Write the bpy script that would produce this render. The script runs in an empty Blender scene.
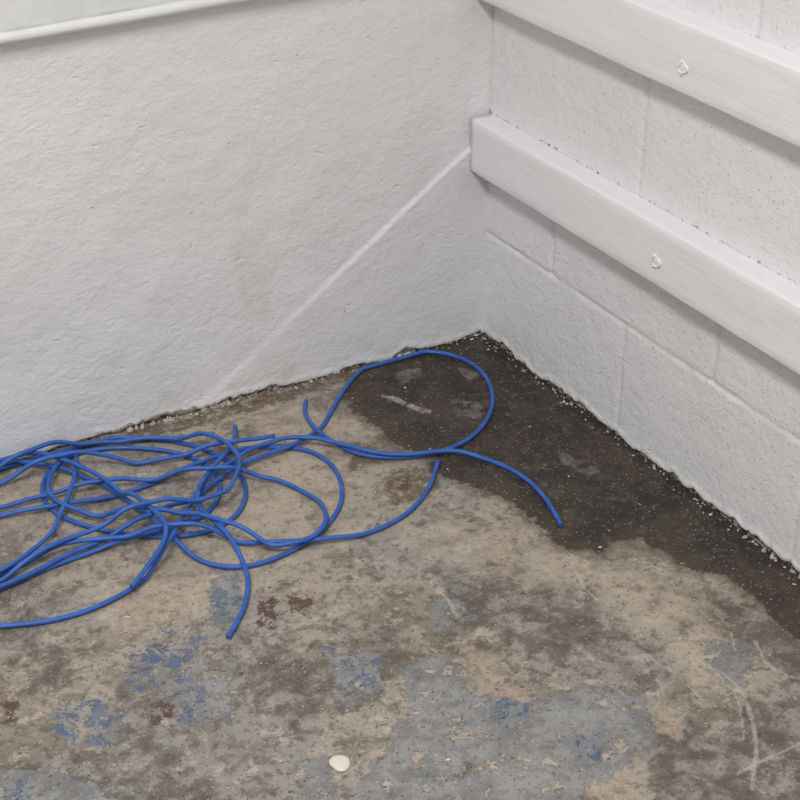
import bpy, bmesh, numpy as np, math, random
from mathutils import Matrix, Vector
random.seed(7); rng=np.random.default_rng(11)
scene=bpy.context.scene
try: scene.view_settings.view_transform='Standard'
except Exception: pass

# ---------------------------------------------------------------- camera
f,cx,cy,cz,yaw,pit,rol=1551.0,-1.3863,-2.0611,1.3247,0.5342,0.5341,0.0107
F=np.array([math.cos(pit)*math.sin(yaw),math.cos(pit)*math.cos(yaw),-math.sin(pit)])
R0=np.array([math.cos(yaw),-math.sin(yaw),0.0]); U0=np.cross(R0,F)
R=R0*math.cos(rol)+U0*math.sin(rol); U=-R0*math.sin(rol)+U0*math.cos(rol)
C=np.array([cx,cy,cz])
cd=bpy.data.cameras.new('camera'); cam=bpy.data.objects.new('camera',cd)
scene.collection.objects.link(cam); scene.camera=cam
cd.sensor_width=36; cd.lens=f/800*36; cd.clip_start=0.05
M=Matrix.Identity(4)
for i in range(3):
    M[i][0]=R[i];M[i][1]=U[i];M[i][2]=-F[i];M[i][3]=C[i]
cam.matrix_world=M

# survey helpers: photo measurement -> metric position on a room plane
def ray(u,v): return F*f+R*(u-400)-U*(v-400)
def on_floor(u,v,z=0.0):
    d=ray(u,v); t=(z-C[2])/d[2]; return C+d*t
def on_left(u,v,y=0.0):
    d=ray(u,v); t=(y-C[1])/d[1]; return C+d*t
def on_right(u,v,x=0.0):
    d=ray(u,v); t=(x-C[0])/d[0]; return C+d*t

# ---------------------------------------------------------------- numpy noise
def vnoise(x,y,seed):
    g=np.random.default_rng(seed).random((256,256))
    xi=np.floor(x).astype(int); yi=np.floor(y).astype(int)
    fx=x-xi; fy=y-yi; fx=fx*fx*(3-2*fx); fy=fy*fy*(3-2*fy)
    a=g[xi%256,yi%256]; b=g[(xi+1)%256,yi%256]; c=g[xi%256,(yi+1)%256]; d=g[(xi+1)%256,(yi+1)%256]
    return ((a*(1-fx)+b*fx)*(1-fy)+(c*(1-fx)+d*fx)*fy)*2-1
def fbm(x,y,seed,o=4):
    r=0;a=1;s=0
    for i in range(o):
        r=r+a*vnoise(x*2**i+i*17.3,y*2**i+i*9.1,seed+i); s+=a; a*=.5
    return r/s
def sstep(a,b,x):
    t=np.clip((x-a)/(b-a),0,1); return t*t*(3-2*t)
def sdf(X,Y,poly):
    p=np.array(poly); n=len(p); d=np.full(X.shape,1e9); ins=np.zeros(X.shape,bool)
    for i in range(n):
        ax,ay=p[i]; bx,by=p[(i+1)%n]; ex,ey=bx-ax,by-ay
        t=np.clip(((X-ax)*ex+(Y-ay)*ey)/(ex*ex+ey*ey+1e-12),0,1)
        d=np.minimum(d,np.hypot(X-ax-t*ex,Y-ay-t*ey))
        if abs(ey)>1e-12:
            c=((ay>Y)!=(by>Y))&(X<(bx-ax)*(Y-ay)/ey+ax); ins^=c
    return np.where(ins,d,-d)
def linedist(X,Y,pts):
    d=np.full(X.shape,1e9)
    for i in range(len(pts)-1):
        ax,ay=pts[i]; bx,by=pts[i+1]; ex,ey=bx-ax,by-ay
        t=np.clip(((X-ax)*ex+(Y-ay)*ey)/(ex*ex+ey*ey+1e-12),0,1)
        d=np.minimum(d,np.hypot(X-ax-t*ex,Y-ay-t*ey))
    return d
def catmull(P,m=14):
    P=[2*P[0]-P[1]]+list(P)+[2*P[-1]-P[-2]]; out=[]
    for i in range(1,len(P)-2):
        for k in range(m):
            t=k/m; a,b,c,d=P[i-1],P[i],P[i+1],P[i+2]
            out.append(.5*((2*b)+(-a+c)*t+(2*a-5*b+4*c-d)*t*t+(-a+3*b-3*c+d)*t**3))
    out.append(P[-2]); return np.array(out)

# ---------------------------------------------------------------- mesh helpers
def grid_mesh(name,V,flip=False,attrs={}):
    nu,nv,_=V.shape
    me=bpy.data.meshes.new(name); me.vertices.add(nu*nv)
    me.vertices.foreach_set('co',V.reshape(-1).astype(np.float32))
    i=np.arange(nu-1)[:,None]*nv+np.arange(nv-1)[None,:]
    q=np.stack([i,i+nv,i+nv+1,i+1],-1).reshape(-1,4)
    if flip: q=q[:,::-1]
    nf=len(q); me.loops.add(nf*4); me.polygons.add(nf)
    me.loops.foreach_set('vertex_index',q.reshape(-1).astype(np.int32))
    me.polygons.foreach_set('loop_start',(np.arange(nf)*4).astype(np.int32))
    try: me.polygons.foreach_set('loop_total',np.full(nf,4,np.int32))
    except Exception: pass
    me.update(calc_edges=True); me.validate()
    me.polygons.foreach_set('use_smooth',np.ones(nf,bool))
    for k,a in attrs.items():
        at=me.attributes.new(k,'FLOAT','POINT'); at.data.foreach_set('value',a.reshape(-1).astype(np.float32))
    ob=bpy.data.objects.new(name,me); scene.collection.objects.link(ob); return ob

# ---------------------------------------------------------------- node helper
class NT:
    def __init__(s,name):
        s.m=bpy.data.materials.new(name); s.m.use_nodes=True; s.nt=s.m.node_tree
        s.nt.nodes.clear(); s.out=s.n('ShaderNodeOutputMaterial'); s.b=s.n('ShaderNodeBsdfPrincipled')
        s.l(s.b.outputs[0],s.out.inputs[0]); s.co=s.n('ShaderNodeTexCoord').outputs['Object']
    def n(s,t): return s.nt.nodes.new(t)
    def l(s,a,b): s.nt.links.new(a,b)
    def put(s,inp,v):
        if isinstance(v,bpy.types.NodeSocket): s.l(v,inp)
        elif isinstance(v,(tuple,list)): inp.default_value=(*v,1) if len(v)==3 and len(inp.default_value)==4 else v
        else: inp.default_value=v
    def math(s,op,a,b=0.0,c=0.0,clamp=False):
        n=s.n('ShaderNodeMath'); n.operation=op; n.use_clamp=clamp
        s.put(n.inputs[0],a); s.put(n.inputs[1],b); s.put(n.inputs[2],c); return n.outputs[0]
    def add(s,a,b): return s.math('ADD',a,b)
    def mul(s,a,b): return s.math('MULTIPLY',a,b)
    def noise(s,sc,det=4,rough=.55,vec=None,dist=0):
        n=s.n('ShaderNodeTexNoise'); s.l(vec or s.co,n.inputs['Vector'])
        n.inputs['Scale'].default_value=sc; n.inputs['Detail'].default_value=det
        n.inputs['Roughness'].default_value=rough; n.inputs['Distortion'].default_value=dist
        return n.outputs[0]
    def ss(s,v,a,b,lo=0.0,hi=1.0):
        n=s.n('ShaderNodeMapRange'); n.interpolation_type='SMOOTHSTEP'; s.put(n.inputs[0],v)
        n.inputs[1].default_value=a;n.inputs[2].default_value=b;n.inputs[3].default_value=lo;n.inputs[4].default_value=hi
        return n.outputs[0]
    def mix(s,fac,a,b,mode='MIX'):
        n=s.n('ShaderNodeMix'); n.data_type='RGBA'; n.blend_type=mode
        s.put(n.inputs[0],fac); s.put(n.inputs[6],a); s.put(n.inputs[7],b); return n.outputs[2]
    def attr(s,k):
        n=s.n('ShaderNodeAttribute'); n.attribute_name=k; return n.outputs['Fac']
    def map(s,scale=(1,1,1),rot=(0,0,0),loc=(0,0,0)):
        n=s.n('ShaderNodeMapping'); s.l(s.co,n.inputs[0]); n.inputs['Scale'].default_value=scale
        n.inputs['Rotation'].default_value=rot; n.inputs['Location'].default_value=loc; return n.outputs[0]
    def bump(s,h,dist,strength=1.0):
        n=s.n('ShaderNodeBump'); s.put(n.inputs['Height'],h); n.inputs['Distance'].default_value=dist
        n.inputs['Strength'].default_value=strength; s.l(n.outputs[0],s.b.inputs['Normal']); return n
    def col(s,v): s.put(s.b.inputs['Base Color'],v)
    def rough(s,v): s.put(s.b.inputs['Roughness'],v)

def srgb(r,g,b):
    return tuple((c/255/12.92 if c<=10 else ((c/255+.055)/1.055)**2.4) for c in (r,g,b))

WHITE_A=(.785,.777,.775); WHITE_B=(.745,.737,.735); WHITE_C=(.80,.792,.79)
# ---------------------------------------------------------------- materials
def mat_leftwall():
    m=NT('painted_plaster'); v=m.map(scale=(1,1,1.5),rot=(0,math.radians(25),0))
    n1=m.noise(60,6,.6,v,.5); n2=m.noise(170,4,.6); n3=m.noise(9,3,.5); n4=m.noise(24,3,.5,v,.3)
    patch=m.ss(m.noise(5,3,.5),.30,.6,.45,1.0)
    pits=m.ss(m.noise(40,2,.5,v),.25,.32)
    h=m.add(m.add(m.mul(m.mul(n1,patch),1.0),m.mul(n2,.4)),m.add(m.add(m.mul(n3,1.0),m.mul(n4,.6)),m.mul(pits,.35)))
    m.bump(h,.0026,.8)
    c=m.mix(m.ss(m.noise(3,3),.3,.7),WHITE_A,WHITE_B)
    c=m.mix(m.mul(m.ss(m.noise(6,5,.7,m.map(scale=(1,1,.5))),.55,.68),.25),c,srgb(200,197,193))
    spk=m.ss(m.noise(95,2,.4),.215,.235,1,0); c=m.mix(m.mul(spk,.5),c,srgb(110,98,84))
    chip=m.attr('chip'); k=m.math('GREATER_THAN',m.add(chip,m.mul(m.add(m.noise(150,5,.7),-.5),.030)),0.0)
    dirt=m.mix(m.ss(m.noise(160,4,.65),.42,.55),srgb(54,46,38),srgb(176,167,154))
    g=m.attr('grime'); c=m.mix(m.ss(m.add(g,m.mul(m.add(m.noise(60,4,.65),-.5),1.2)),.45,.75),c,srgb(150,139,124))
    c=m.mix(k,c,dirt); m.col(c); m.rough(.5); return m.m
def mat_block():
    m=NT('painted_block'); n1=m.noise(80,5,.62); n2=m.noise(260,3,.6)
    pits=m.ss(m.noise(130,2,.5),.28,.36); big=m.noise(10,2)
    h=m.add(m.add(m.mul(n1,.8),m.mul(n2,.3)),m.add(m.mul(pits,.35),m.mul(big,.8)))
    m.bump(h,.0030,.85)
    c=m.mix(m.ss(m.noise(4,3),.3,.7),WHITE_A,WHITE_B)
    pin=m.ss(m.noise(170,1,.3),.19,.23,1,0); c=m.mix(m.mul(pin,.35),c,srgb(110,104,98))
    j=m.attr('joint'); c=m.mix(m.mul(j,.10),c,srgb(150,145,138))
    chip=m.attr('chip'); k=m.math('GREATER_THAN',m.add(chip,m.mul(m.add(m.noise(140,5,.7),-.5),.034)),0.0)
    dirt=m.mix(m.ss(m.noise(160,4,.65),.44,.56),srgb(36,30,25),srgb(168,160,149))
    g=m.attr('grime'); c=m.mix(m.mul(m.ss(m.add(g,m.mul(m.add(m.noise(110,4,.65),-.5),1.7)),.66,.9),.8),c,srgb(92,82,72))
    c=m.mix(k,c,dirt); m.col(c); m.rough(.48); return m.m
def mat_board():
    m=NT('painted_wood'); v=m.map(scale=(1,.12,1)); n1=m.noise(120,4,.6,v); n2=m.noise(14,3,.5); n3=m.noise(200,3)
    m.bump(m.add(m.add(m.mul(n1,.5),m.mul(n2,1.2)),m.mul(n3,.3)),.0018,.8)
    c=m.mix(m.ss(m.noise(6,3),.3,.7),WHITE_C,WHITE_A)
    e=m.attr('edge'); k=m.ss(m.add(e,m.mul(m.add(m.noise(90,5,.72),-.5),2.4)),.95,1.2)
    c=m.mix(m.mul(k,.65),c,srgb(110,98,84)); m.col(c); m.rough(.55); return m.m

def mat_floor():
    m=NT('worn_concrete')
    big=m.noise(3.2,5,.6,None,.4); mid=m.noise(10,7,.66,None,.5); fine=m.noise(60,6,.72); grit=m.noise(320,3,.6)
    n24=m.noise(26,6,.68,None,.3); n24b=m.noise(34,6,.7,m.map(loc=(2,7,1)),.3)
    tan=srgb(162,151,137); grey=srgb(145,139,131)
    c=m.mix(m.ss(big,.40,.60),tan,grey)
    c=m.mix(m.mul(m.ss(mid,.48,.60),.62),c,srgb(108,99,89))
    c=m.mix(m.mul(m.ss(n24,.52,.60),.55),c,srgb(92,83,74))
    c=m.mix(m.mul(m.ss(n24b,.55,.62),.6),c,srgb(184,171,154))
    c=m.mix(m.mul(m.ss(fine,.51,.62),.6),c,srgb(82,73,64))
    nz=m.add(m.mul(m.add(m.noise(9,4,.6),-.5),.9),m.add(m.mul(m.add(m.noise(40,5,.68),-.5),.8),m.mul(m.add(m.noise(140,3,.6),-.5),.2)))
    def mask(name,amp,w=.003,off=0.0):
        return m.ss(m.add(m.add(m.attr(name),off),m.mul(nz,amp)),-w,w)
    def tex(mk,nz_,a,b): return m.mul(mk,m.ss(nz_,a,b))
    c=m.mix(m.mul(tex(mask('dirt',.16,.02),n24,.38,.54),.72),c,srgb(88,80,71))
    c=m.mix(m.mul(tex(mask('light',.10,.02),n24b,.34,.56),.55),c,srgb(182,168,150))
    c=m.mix(m.mul(tex(mask('tan',.05,.004),fine,.36,.46),.75),c,m.mix(m.ss(fine,.4,.6),srgb(176,158,138),srgb(144,129,112)))
    gm=m.mul(mask('grey',.08,.003),m.ss(n24b,.56,.60,1,0))
    gcol=m.mix(m.ss(m.noise(18,5,.7),.42,.6),srgb(144,144,143),srgb(118,118,118))
    gcol=m.mix(m.mul(m.ss(m.noise(50,5,.7),.52,.6),.5),gcol,srgb(104,100,95))
    c=m.mix(m.mul(gm,.88),c,gcol)
    b0=mask('blue',.10,.006)
    c=m.mix(m.mul(m.mul(b0,m.ss(n24,.40,.50)),.5),c,srgb(124,129,136))
    bm=m.mul(b0,m.ss(m.noise(38,7,.78,None,.4),.52,.545))
    c=m.mix(m.mul(bm,.82),c,m.mix(m.ss(m.noise(25,3),.4,.6),srgb(70,97,136),srgb(100,114,136)))
    gen=m.mul(m.ss(m.noise(15,6,.75,m.map(loc=(3,1,0))),.63,.65),.65)
    c=m.mix(gen,c,srgb(124,124,126))
    c=m.mix(m.mul(m.ss(m.noise(17,6,.75,m.map(loc=(8,4,2))),.63,.66),.6),c,srgb(96,74,62))
    c=m.mix(m.mul(tex(mask('brown',.035,.002),m.noise(60,5,.75),.46,.5),.9),c,srgb(88,62,53))
    sc=m.ss(m.add(m.attr('scratch'),m.mul(m.add(m.noise(50,4,.75),-.5),1.1)),.5,.95)
    c=m.mix(m.mul(sc,.5),c,srgb(194,185,172))
    # damp stain
    halo=mask('wet',.06,.010,.014); c=m.mix(m.mul(halo,.55),c,srgb(98,84,69))
    wm=mask('wet',.06,.004)
    wc=m.mix(m.ss(m.noise(13,6,.68),.44,.60),srgb(33,27,22),srgb(60,50,40))
    wc=m.mix(m.mul(m.ss(m.noise(30,6,.72),.54,.62),.55),wc,srgb(90,77,62))
    wc=m.mix(m.mul(m.ss(m.noise(75,4,.7),.57,.63),.4),wc,srgb(116,104,90))
    wc=m.mix(m.mul(m.ss(m.attr('wet'),.0,.05,1,0),.35),wc,srgb(82,68,52))
    c=m.mix(m.mul(wm,.95),c,wc)
    c=m.mix(m.mul(tex(mask('stain2',.05,.006),fine,.38,.5),.75),c,srgb(92,74,57))
    c=m.mix(m.mul(tex(mask('wgrey',.04,.004),n24,.36,.5),.7),c,m.mix(m.ss(fine,.42,.6),srgb(126,121,114),srgb(92,86,79)))
    c=m.mix(m.mul(tex(mask('white',.008,.0025),m.noise(50,3,.6),.30,.55),.6),c,srgb(176,170,160))
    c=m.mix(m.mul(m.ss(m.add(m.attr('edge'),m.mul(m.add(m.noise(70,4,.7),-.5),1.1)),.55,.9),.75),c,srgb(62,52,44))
    c=m.mix(m.mul(m.ss(m.noise(260,2,.5),.67,.71),.6),c,srgb(206,200,190))
    c=m.mix(m.mul(m.ss(m.noise(170,3,.6,m.map(loc=(5,5,0))),.62,.67),.7),c,srgb(60,52,45))
    m.col(c)
    m.put(m.b.inputs['Roughness'],m.math('SUBTRACT',.85,m.mul(wm,.25)))
    h=m.add(m.add(m.mul(fine,.8),m.mul(grit,.4)),m.add(m.mul(gm,.5),m.mul(bm,.4)))
    m.bump(h,.0026,.8); return m.m
def simple(name,col,r,bs=None,bd=.001,var=None):
    m=NT(name)
    if var: m.col(m.mix(m.ss(m.noise(bs or 60,4),.4,.6),col,var))
    else: m.col(col)
    m.rough(r)
    if bs: m.bump(m.noise(bs,4),bd)
    return m.m

# ---------------------------------------------------------------- floor
xs=np.concatenate([np.linspace(-3.2,-1.9,60,endpoint=False),np.linspace(-1.9,.012,340)])
ys=np.concatenate([np.linspace(-3.2,-1.75,60,endpoint=False),np.linspace(-1.75,.012,320)])
X,Y=np.meshgrid(xs,ys,indexing='ij')
Z=fbm(X*4,Y*4,3,3)*.0012
Z-=Z.max()*.5
def PL(pts): return [tuple(on_floor(u,v)[:2]) for u,v in pts]
def multi(polys):
    r=np.full(X.shape,-.15)
    for p in polys: r=np.maximum(r,np.clip(sdf(X,Y,PL(p)),-.15,.15))
    return r
wet=multi([[(500,318),(470,334),(430,346),(392,356),(356,374),(342,398),(374,428),(402,446),(440,452),(432,466),(452,480),(478,488),(505,496),(525,510),(545,530),(565,548),(604,554),(614,544),(640,542),(662,556),(692,567),(728,577),(752,600),(800,638),(880,700),(920,640)]])
stain2=multi([[(378,478),(400,466),(432,470),(440,486),(415,502),(392,508)],[(345,440),(372,440),(380,462),(352,470)],[(120,432),(240,402),(330,372),(400,352),(380,372),(300,396),(180,432),(120,450)]])
wgrey=multi([[(448,398),(478,402),(482,418),(455,416)],[(455,365),(480,372),(470,385)],[(395,372),(420,366),(425,376),(400,384)],[(560,452),(600,470),(590,478),(560,462)]])
white=multi([[(376,394),(395,396),(428,411),(422,413),(396,402)],[(402,402),(432,410),(430,414)]])
grey=multi([[(404,668),(440,660),(470,690),(530,702),(590,688),(645,702),(652,742),(620,770),(575,800),(560,830),(350,830),(352,795),(385,742),(405,700)],
 [(205,566),(235,566),(240,610),(222,622),(206,600)],[(700,640),(750,640),(750,690),(705,680)],[(180,680),(232,672),(230,712),(190,720)],[(0,770),(60,760),(120,800),(100,840),(0,840)],[(425,605),(460,590),(470,615),(440,630)],
 [(430,465),(480,470),(475,490),(440,488)],[(300,760),(330,750),(340,800),(300,800)],[(320,650),(370,655),(385,685),(350,700)]])
blue=multi([[(132,655),(165,630),(205,640),(200,690),(182,722),(160,690),(135,690)],[(48,705),(90,700),(118,720),(100,745),(60,735)],[(205,580),(238,590),(235,618),(212,612)],
 [(335,650),(358,655),(372,678),(350,680)],[(570,738),(598,738),(598,755),(575,752)],[(0,780),(40,785),(30,810),(0,810)],[(170,680),(200,690),(198,725),(178,722)],[(500,700),(525,705),(520,725),(498,720)]])
brown=multi([[(255,598),(278,596),(276,628),(260,628)],[(285,592),(312,598),(310,618),(290,612)],[(395,478),(412,476),(410,490),(398,492)],[(150,700),(175,705),(170,730),(152,725)],[(0,700),(20,700),(20,720),(0,725)]])
tan=multi([[(470,650),(492,655),(500,676),(530,690),(528,722),(505,706),(478,690)],[(650,705),(685,708),(680,735),(655,730)],[(600,775),(630,780),(630,810),(600,810)],[(120,600),(180,590),(190,615),(140,630)]])
light=multi([[(262,402),(330,410),(375,432),(345,470),(360,540),(300,560),(240,600),(120,640),(80,600),(160,560),(250,500),(250,440)],[(390,520),(520,530),(600,570),(560,590),(420,560)],[(600,560),(700,590),(740,660),(700,720),(660,640),(610,620)],[(0,480),(60,470),(120,470),(60,520),(0,530)]])
dirt=multi([[(120,690),(180,700),(170,760),(130,760)],[(230,640),(330,648),(400,620),(420,660),(380,700),(300,720),(240,690)],[(430,560),(560,580),(620,640),(560,660),(440,640)],[(650,575),(760,600),(830,680),(760,660),(680,620)],[(0,640),(90,650),(60,690),(0,690)],[(0,750),(140,760),(260,800),(200,840),(0,840)],[(640,720),(760,700),(830,760),(800,840),(660,800)],[(0,600),(60,590),(40,640),(0,640)]])
scr=np.zeros(X.shape)
for pts,w in [([(578,574),(584,588),(596,598),(612,606)],.004),([(563,558),(575,556),(590,563)],.004),([(690,655),(715,668),(735,684),(748,705),(756,745),(752,790)],.005),([(700,662),(722,678),(738,700),(744,740)],.003),([(640,640),(655,660),(680,676),(702,700)],.003),([(755,640),(765,660),(785,674),(810,680)],.005),([(440,590),(450,602),(458,618)],.005),([(700,615),(728,628),(735,650)],.003),([(735,775),(760,762),(800,742)],.004)]:
    pp=catmull([np.array(q) for q in PL(pts)],8); scr=np.maximum(scr,np.exp(-(linedist(X,Y,[tuple(q) for q in pp])/w)**2))
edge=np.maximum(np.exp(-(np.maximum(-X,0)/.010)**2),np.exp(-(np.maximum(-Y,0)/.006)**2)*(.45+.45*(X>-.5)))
fl=grid_mesh('floor',np.stack([X,Y,Z],-1),attrs=dict(wet=wet,stain2=stain2,wgrey=wgrey,white=white,grey=grey,blue=blue,brown=brown,tan=tan,light=light,dirt=dirt,scratch=scr,edge=edge))
fl.data.materials.append(mat_floor())

# ---------------------------------------------------------------- wall left (plane y=0)
zs=np.concatenate([np.linspace(-.006,.05,36,endpoint=False),np.linspace(.05,.86,200,endpoint=False),np.linspace(.86,2.3,30)])
xs=np.concatenate([np.linspace(-3.2,-1.25,70,endpoint=False),np.linspace(-1.25,.004,460)])
X,Z=np.meshgrid(xs,zs,indexing='ij')
D=fbm(X*6,Z*6,21,4)*.0030+fbm(X*28,Z*34,25,3)*.0008
a=on_left(468,150); b=on_left(200,404); dv=(b-a)[[0,2]]; Ld=np.hypot(*dv); dv/=Ld
s=(X-a[0])*dv[0]+(Z-a[2])*dv[1]; nrm=np.array([-dv[1],dv[0]]);
dist=(X-a[0])*nrm[0]+(Z-a[2])*nrm[1]
if ((0-a[0])*nrm[0]+(0-a[2])*nrm[1])<0: dist=-dist   # positive toward the floor corner
dist=dist+fbm(s*9,s*0,31,2)*.0018
fade=sstep(.75,.25,s/Ld)
wdt=.0018+.006*(1-fade)
tri=sstep(-1,1,dist/wdt)*(.0020+.0024*fade)
ridge=np.exp(-(dist/.0028)**2)*.0012*sstep(.42,.2,s/Ld)
ridge=np.where(s<-.01,0,ridge)
D=D*(1-.35*sstep(0,.03,dist))+tri+ridge
zc=.002+.008*fbm(X*14,X*0,41,4)+.010*np.maximum(fbm(X*36,X*0+3,44,3),0)
zc=zc*np.where(X>-.62,1.15,.6)
chip=zc-Z
D=D-sstep(-.001,.002,chip)*.003+np.exp(-((chip+.006)/.006)**2)*.0012*(1+fbm(X*70,Z*70,46,2))
gr=np.exp(-((X+.62)/.16)**2)*np.exp(-(Z/.020)**2)*.8+np.exp(-(Z/.009)**2)*.3
wl=grid_mesh('wall_left',np.stack([X,-D,Z],-1),flip=False,attrs=dict(chip=chip,grime=gr))
wl.data.materials.append(mat_leftwall())

# ---------------------------------------------------------------- wall right (plane x=0) painted block
ch=.2032; ja=.4033
zs=np.concatenate([np.linspace(-.006,.05,36,endpoint=False),np.linspace(.05,.95,340,endpoint=False),np.linspace(.95,2.3,30)])
ys=np.concatenate([np.linspace(-3.2,-1.15,60,endpoint=False),np.linspace(-1.15,.004,480)])
Yg,Z=np.meshgrid(ys,zs,indexing='ij')
D=fbm(Yg*6,Z*6,51,3)*.0012+fbm(Yg*45,Z*45,55,3)*.0007
row=np.floor(Z/ch).astype(int); jz=np.minimum(Z-row*ch,(row+1)*ch-Z); jz=np.where(Z<ch*.5,1,jz)
off=np.where(row%2==0,ja,ja+ch); t=(Yg+off)/(2*ch); jy=np.abs(t-np.round(t))*2*ch
blockoff=vnoise(np.floor(t+1e-6)*1.0+row*7.0+.5,row*1.0+.5,61)*.0012
D=D+blockoff*sstep(.002,.006,np.minimum(jz,jy))
wob=1+.8*fbm(Yg*20,Z*20,66,2)
joint=np.maximum(np.exp(-(jz/.0032)**2),np.exp(-(jy/.0042)**2))
D-=np.exp(-(jz/.0042)**2)*.0024*wob+np.exp(-(jy/.0048)**2)*.0026*wob
zc=.006+.010*fbm(Yg*16,Yg*0,71,4)+.012*np.maximum(fbm(Yg*42,Yg*0+3,74,3),0)
chip=zc-Z
D=D-sstep(-.001,.002,chip)*.004+np.exp(-((chip+.006)/.006)**2)*.0014*(1+fbm(Yg*70,Z*70,47,2))
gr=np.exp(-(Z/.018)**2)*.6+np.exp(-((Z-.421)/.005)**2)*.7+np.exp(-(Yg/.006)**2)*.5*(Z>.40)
wr=grid_mesh('wall_right',np.stack([-D,Yg,Z],-1),flip=True,attrs=dict(chip=chip,grime=gr,joint=joint))
wr.data.materials.append(mat_block())

# ---------------------------------------------------------------- boards
mb=mat_board()
def board(name,z0,z1,y1=-3.0,p=.0385,y0=-.004):
    L=int((y0-y1)/.012); n=L
    b=.0035
    prof=[(0.002,z0),(-p+b,z0),(-p+b*.3,z0+b*.3),(-p,z0+b)]
    for k in range(1,8): prof.append((-p,z0+b+(z1-z0-2*b)*k/8))
    prof+= [(-p,z1-b),(-p+b*.3,z1-b*.3),(-p+b,z1)]
    for k in range(1,4): prof.append((-p+b+(p-b)*k/4,z1))
    prof.append((0.002,z1))
    yy=np.linspace(y0,y1,n); V=np.zeros((n,len(prof),3)); E=np.zeros((n,len(prof)))
    for j,(x,z) in enumerate(prof):
        w=fbm(yy*9,np.full(n,j*.4),81+int(z0*10),3)
        V[:,j,0]=x+(w*.0012 if x<0 else 0); V[:,j,1]=yy; V[:,j,2]=z+w*.0010
        edg= 1.0 if (abs(z-z1)<.005 and x<-p+b*1.1) else (.9 if j<3 else 0)
        E[:,j]=edg*.5
        if abs(z-z1)<1e-6 and x>-.006: E[:,j]=.62
    E[0,:]=.9; E[1,:]=np.maximum(E[1,:],.5)
    ob=grid_mesh(name,V,attrs=dict(edge=E))
    me=ob.data; bm=bmesh.new(); bm.from_mesh(me)
    bm.verts.ensure_lookup_table(); m_=len(prof)
    bm.faces.new([bm.verts[i] for i in range(m_)]); bm.faces.new([bm.verts[(n-1)*m_+i] for i in reversed(range(m_))])
    bmesh.ops.recalc_face_normals(bm,faces=bm.faces); bm.to_mesh(me); bm.free()
    ob.data.materials.append(mb); return ob
b1=board('wall_batten',.3237,.4175); b2=board('wall_batten.001',.6178,.7130)

# paint-clogged screw heads
msk=simple('painted_screw',WHITE_C,.5,120,.0006)
def screw(u,v,parent):
    p=on_right(u,v,-.0385); bm=bmesh.new()
    rings=[(.0115,-.0008),(.0092,.0014),(.0080,.0024),(.0064,.0014),(.0050,.0002),(.0036,.0012),(.0018,.0018)]
    seg=24; vr=[]
    for r,h in rings:
        row=[]
        for k in range(seg):
            an=2*math.pi*k/seg; rr=r*(1+.22*math.sin(an*3+r*500)+random.uniform(-.08,.08))
            hh=h+(-.0012 if (r<.0040 and k%6==0) else 0)+random.uniform(-.0004,.0004)
            row.append(bm.verts.new((p[0]-hh,p[1]+rr*math.cos(an),p[2]+rr*math.sin(an))))
        vr.append(row)
    c=bm.verts.new((p[0]-.0006,p[1],p[2]))
    for i in range(len(rings)-1):
        for k in range(seg): bm.faces.new((vr[i][k],vr[i][(k+1)%seg],vr[i+1][(k+1)%seg],vr[i+1][k]))
    for k in range(seg): bm.faces.new((vr[-1][k],vr[-1][(k+1)%seg],c))
    bmesh.ops.recalc_face_normals(bm,faces=bm.faces)
    me=bpy.data.meshes.new('screw_head'); bm.to_mesh(me); bm.free()
    for q in me.polygons: q.use_smooth=True
    o=bpy.data.objects.new('screw_head',me); scene.collection.objects.link(o); o.data.materials.append(msk); o.parent=parent
screw(683,68,b2); screw(656,262,b1)

# ---------------------------------------------------------------- sill trim on left wall (slightly out of level)
pa=on_left(0,47,-.016); pb=on_left(265,0,-.016); slope=(pb[2]-pa[2])/(pb[0]-pa[0])
n=180; xx=np.linspace(-3.1,-.02,n); zl=pa[2]+(xx-pa[0])*slope
prof=[(.004,.003),(-.008,.001)]
for k in range(10):
    prof.append((-.014+.0085*math.cos(math.radians(270-k*22)),.0095+.0085*math.sin(math.radians(270-k*22))))
prof+=[(-.0125,.0185),(-.0125,.024),(-.0125,.13),(-.010,.136),(.004,.137)]
V=np.zeros((n,len(prof),3))
for j,(y,z) in enumerate(prof):
    w=fbm(xx*8,np.full(n,j*.5),91,3); V[:,j,0]=xx; V[:,j,1]=y+w*.001; V[:,j,2]=zl+z+w*.0008
tr=grid_mesh('trim_1',V,flip=True)
bm=bmesh.new(); bm.from_mesh(tr.data); bmesh.ops.recalc_face_normals(bm,faces=bm.faces); bm.to_mesh(tr.data); bm.free()
tr.data.materials.append(simple('trim_paint',(.69,.69,.675),.55,40,.0012,(.73,.728,.72)))

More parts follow.
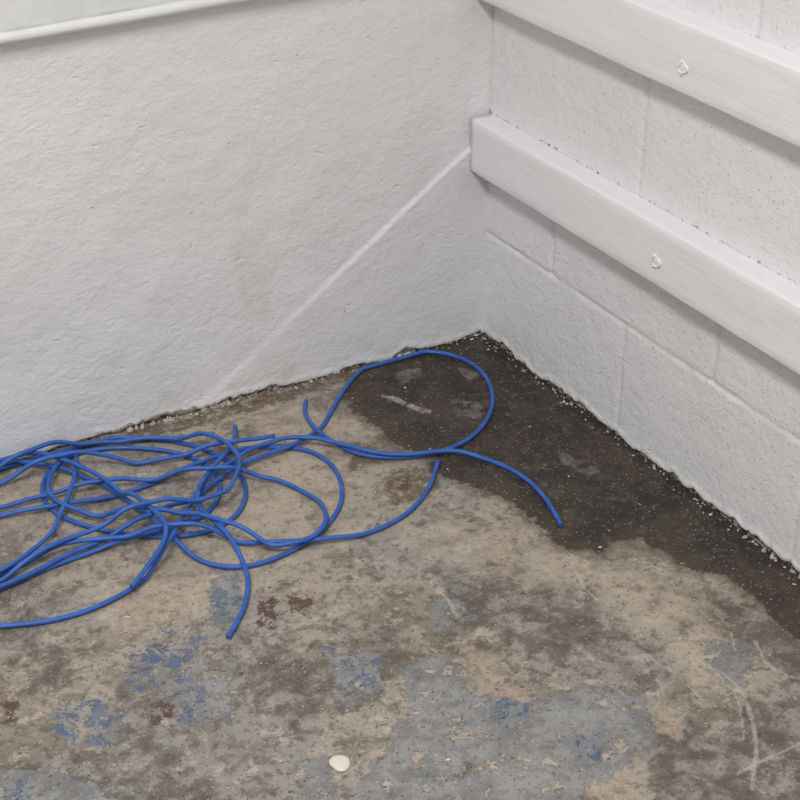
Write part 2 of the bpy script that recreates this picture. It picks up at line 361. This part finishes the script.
# ---------------------------------------------------------------- blue cable
rad=.0036
strands=[
 [(0,461),(40,447),(92,438),(150,437),(200,446),(234,464),(247,488),(240,512),(215,529),(175,536),(130,534),(85,525),(52,511),(41,493),(46,472),(64,456),(95,448),(145,447),(190,455),(218,472),(219,498),(198,520),(160,534),(105,547),(52,565),(0,588)],
 [(0,516),(60,508),(112,496),(165,478),(212,461),(258,448),(298,446),(328,459),(343,485),(337,513),(312,538),(275,558),(235,568),(198,560),(168,540),(140,512),(105,488),(60,470),(0,462)],
 [(0,590),(30,578),(70,556),(118,538),(165,520),(200,497),(228,474),(262,458),(300,446),(320,430),(334,405),(350,380),(372,361),(398,352),(428,350),(458,355),(482,370),(493,392),(490,414),(474,435),(448,449),(415,456),(380,457),(345,450),(320,437),(306,420),(303,410),(306,400)],
 [(0,625),(40,622),(82,612),(122,594),(156,570),(176,542),(188,515),(204,490),(226,468),(250,454),(284,444),(322,445),(365,455),(410,458),(455,452),(490,459),(522,474),(546,497),(561,524)],
 [(0,573),(40,556),(85,547),(135,544),(185,538),(225,540),(262,545),(300,544),(345,539),(385,526),(412,509),(430,486),(438,460)],
 [(235,426),(236,442),(228,462),(210,482),(196,505),(204,526),(230,548),(248,574),(246,604),(228,636)],
 [(0,510),(50,497),(105,487),(160,483),(212,484),(258,479),(296,486),(320,502),(328,522),(319,543),(292,552),(255,548),(220,538),(185,528),(140,522),(100,520),(66,514),(48,502),(50,482),(66,462),(76,452),(77,475),(66,512),(44,546),(12,570),(-20,582)],
 [(0,456),(40,463),(85,478),(120,500),(145,522),(172,545),(155,572),(132,592)],
 [(0,484),(45,474),(95,464),(150,463),(195,457),(240,452),(275,446)],
 [(0,580),(52,557),(108,537),(165,523),(214,512),(240,490),(238,466),(214,450),(172,441),(120,442),(70,450),(30,466),(0,474)],
]
done=np.zeros((0,3)); curves=[]
for sp in strands:
    P=[on_floor(u,v,.006)[:2] for u,v in sp]
    if sp[0][0]<=0:
        d=P[0]-P[1]; d/=np.linalg.norm(d); P=[P[0]+d*.16]+P
    if sp[-1][0]<=0:
        d=P[-1]-P[-2]; d/=np.linalg.norm(d); P=P+[P[-1]+d*.16]
    c=catmull([np.array(p) for p in P])
    def even(c):
        sg=np.r_[0,np.cumsum(np.linalg.norm(np.diff(c,axis=0),axis=1))]; m=int(sg[-1]/.006)
        tt=np.linspace(0,sg[-1],m); return np.stack([np.interp(tt,sg,c[:,0]),np.interp(tt,sg,c[:,1])],1)
    c=even(c)
    k=np.array([1,2,3,2,1])/9.
    for _ in range(14):
        cp=np.vstack([2*c[0]-c[2],2*c[0]-c[1],c,2*c[-1]-c[-2],2*c[-1]-c[-3]])
        c=np.stack([np.convolve(cp[:,i],k,'valid') for i in (0,1)],1)
    c[:,1]=np.minimum(c[:,1],-.016)
    c=even(c); m=len(c)
    z=np.full(m,rad+.0006)
    if len(done):
        d=np.linalg.norm(c[:,None,:]-done[None,:,:2],axis=2)
        near=np.where(d<rad*2.1,done[None,:,2]+2.05*rad,0).max(1)
        z=np.maximum(z,near)
    for i in range(m):
        if i>12:
            dd=np.linalg.norm(c[:i-10]-c[i],axis=1); w=dd<rad*2.1
            if w.any(): z[i]=max(z[i],z[:i-10][w].max()+2.05*rad)
    idx=np.arange(m); req=z.copy()
    K=np.abs(idx[:,None]-idx[None,:])*.006
    z=np.maximum((req[None,:]-rad)*np.clip(1.12-(K/.075)**2,0,1)+rad,0).max(1); z=np.maximum(z,rad+.0006)
    kk=np.exp(-np.linspace(-2,2,9)**2); kk/=kk.sum(); z=np.convolve(np.pad(z,4,mode='edge'),kk,'valid')
    done=np.vstack([done,np.column_stack([c,z])]); curves.append(np.column_stack([c,z]))
bm=bmesh.new(); seg=12
for c in curves:
    n=len(c); T=np.gradient(c,axis=0); T/=np.linalg.norm(T,axis=1)[:,None]; prev=None
    up=np.array([0,0,1.])
    for i in range(n):
        s_=np.cross(T[i],up); s_/=np.linalg.norm(s_); w=np.cross(s_,T[i])
        row=[bm.verts.new(c[i]+rad*(math.cos(2*math.pi*k/seg)*s_+math.sin(2*math.pi*k/seg)*w)) for k in range(seg)]
        if prev:
            for k in range(seg): bm.faces.new((prev[k],prev[(k+1)%seg],row[(k+1)%seg],row[k]))
        else: bm.faces.new(row[::-1])
        prev=row
    bm.faces.new(prev)
bmesh.ops.recalc_face_normals(bm,faces=bm.faces)
me=bpy.data.meshes.new('blue_network_cable'); bm.to_mesh(me); bm.free()
for q in me.polygons: q.use_smooth=len(q.vertices)==4
cb=bpy.data.objects.new('blue_network_cable',me); scene.collection.objects.link(cb)
cb.data.materials.append(simple('blue_pvc',srgb(42,88,166),.5,40,.0003,srgb(50,99,178)))

# ---------------------------------------------------------------- flakes & debris
def flakes(name,items,mat):
    bm=bmesh.new()
    for (x,y,r,h) in items:
        if np.min(np.hypot(done[:,0]-x,done[:,1]-y))<rad+r+.002: continue
        k=random.randint(5,8); a0=random.random()*6.28; el=random.uniform(.4,1); ro=random.random()*3.14
        tilt=random.uniform(-.25,.25); bot=[];top=[]; lump=h>.0018
        for i in range(k):
            an=a0+2*math.pi*i/k; rr=r*random.uniform(.6,1.15); px=rr*math.cos(an); py=rr*math.sin(an)*el
            qx=px*math.cos(ro)-py*math.sin(ro); qy=px*math.sin(ro)+py*math.cos(ro)
            zz=.0003+abs(tilt)*(r+px)*.5*(0 if lump else 1); sh=random.uniform(.4,.8) if lump else 1
            X_=min(x+qx,-.002);Y_=min(y+qy,-.002)
            bot.append(bm.verts.new((X_,Y_,zz))); top.append(bm.verts.new((min(x+qx*sh,-.002),min(y+qy*sh,-.002),zz+h*random.uniform(.7,1.1))))
        bm.faces.new(top); bm.faces.new(bot[::-1])
        for i in range(k): bm.faces.new((bot[i],bot[(i+1)%k],top[(i+1)%k],top[i]))
    bmesh.ops.recalc_face_normals(bm,faces=bm.faces)
    me=bpy.data.meshes.new(name); bm.to_mesh(me); bm.free()
    o=bpy.data.objects.new(name,me); scene.collection.objects.link(o); o.data.materials.append(mat); return o
it=[]
for i in range(120):
    x=-random.random()**1.3*1.0; it.append((x,-abs(random.gauss(0.004,.010)),random.uniform(.0008,.0035),random.uniform(.0005,.0015)))
cl=[-random.random()*.7 for _ in range(9)]
for i in range(55):
    x=random.choice(cl)+random.gauss(0,.02)
    if x<-.004: it.append((x,-.002-abs(random.gauss(0,.003)),random.uniform(.002,.0055),random.uniform(.002,.0065)))
cl=[-random.random()*1.1 for _ in range(9)]
for i in range(45):
    y=random.choice(cl)+random.gauss(0,.02)
    if y<-.004: it.append((-.002-abs(random.gauss(0,.003)),y,random.uniform(.0015,.0045),random.uniform(.002,.006)))
for i in range(110):
    y=-random.random()*1.1; it.append((-abs(random.gauss(0.004,.010)),y,random.uniform(.0008,.0033),random.uniform(.0005,.0015)))
for i in range(90):
    p=on_floor(random.uniform(120,700),random.uniform(380,560)); 
    if p[0]<-.01 and p[1]<-.01: it.append((p[0],p[1],random.uniform(.0006,.0018),.0008))
for i in range(130):
    it.append((random.uniform(-2,-.05),random.uniform(-1.6,-.05),random.uniform(.0006,.0018),.0008))
for u,v,r in [(267,437,.006),(600,548,.004),(448,760,.003),(281,762,.003),(405,388,.004),(128,618,.0035),(360,425,.004),(392,398,.005),(412,407,.004)]:
    p=on_floor(u,v)
    if p[1]<0: it.append((p[0],p[1],r,.001))
flakes('paint_flakes',it,simple('flake_paint',srgb(205,201,195),.6,90,.001,srgb(165,157,147)))
# dried paint blob
p=on_floor(340,763); bm=bmesh.new(); vr=[]
for r,h in [(.0122,0.0),(.0116,.0012),(.009,.0020),(.005,.0024)]:
    vr.append([bm.verts.new((p[0]+r*(1+.06*math.sin(3*a+1)+.04*math.sin(5*a))*math.cos(a),p[1]+r*(1+.06*math.sin(3*a+1))*math.sin(a)*1.15,h)) for a in [2*math.pi*k/24 for k in range(24)]])
c=bm.verts.new((p[0],p[1],.0023))
for i in range(3):
    for k in range(24): bm.faces.new((vr[i][k],vr[i][(k+1)%24],vr[i+1][(k+1)%24],vr[i+1][k]))
for k in range(24): bm.faces.new((vr[3][k],vr[3][(k+1)%24],c))
bmesh.ops.recalc_face_normals(bm,faces=bm.faces)
me=bpy.data.meshes.new('dried_paint_blob'); bm.to_mesh(me); bm.free()
for q in me.polygons: q.use_smooth=True
o=bpy.data.objects.new('dried_paint_blob',me); scene.collection.objects.link(o); o.data.materials.append(simple('blob_paint',srgb(214,206,192),.5))

# ---------------------------------------------------------------- light
def area(name,loc,size,power,col=(1,1,1),rot=(0,0,0)):
    l=bpy.data.lights.new(name,'AREA'); l.shape='RECTANGLE'; l.size=size[0]; l.size_y=size[1]; l.energy=power; l.color=col
    o=bpy.data.objects.new(name,l); scene.collection.objects.link(o); o.location=loc; o.rotation_euler=rot; return o
area('ceiling_light',(-1.7,-1.7,2.6),(.45,1.2),64,(1,.99,.98))
w=bpy.data.worlds.new('world'); scene.world=w; w.use_nodes=True
bg=w.node_tree.nodes['Background']; bg.inputs[0].default_value=(.99,.99,1,1); bg.inputs[1].default_value=.46
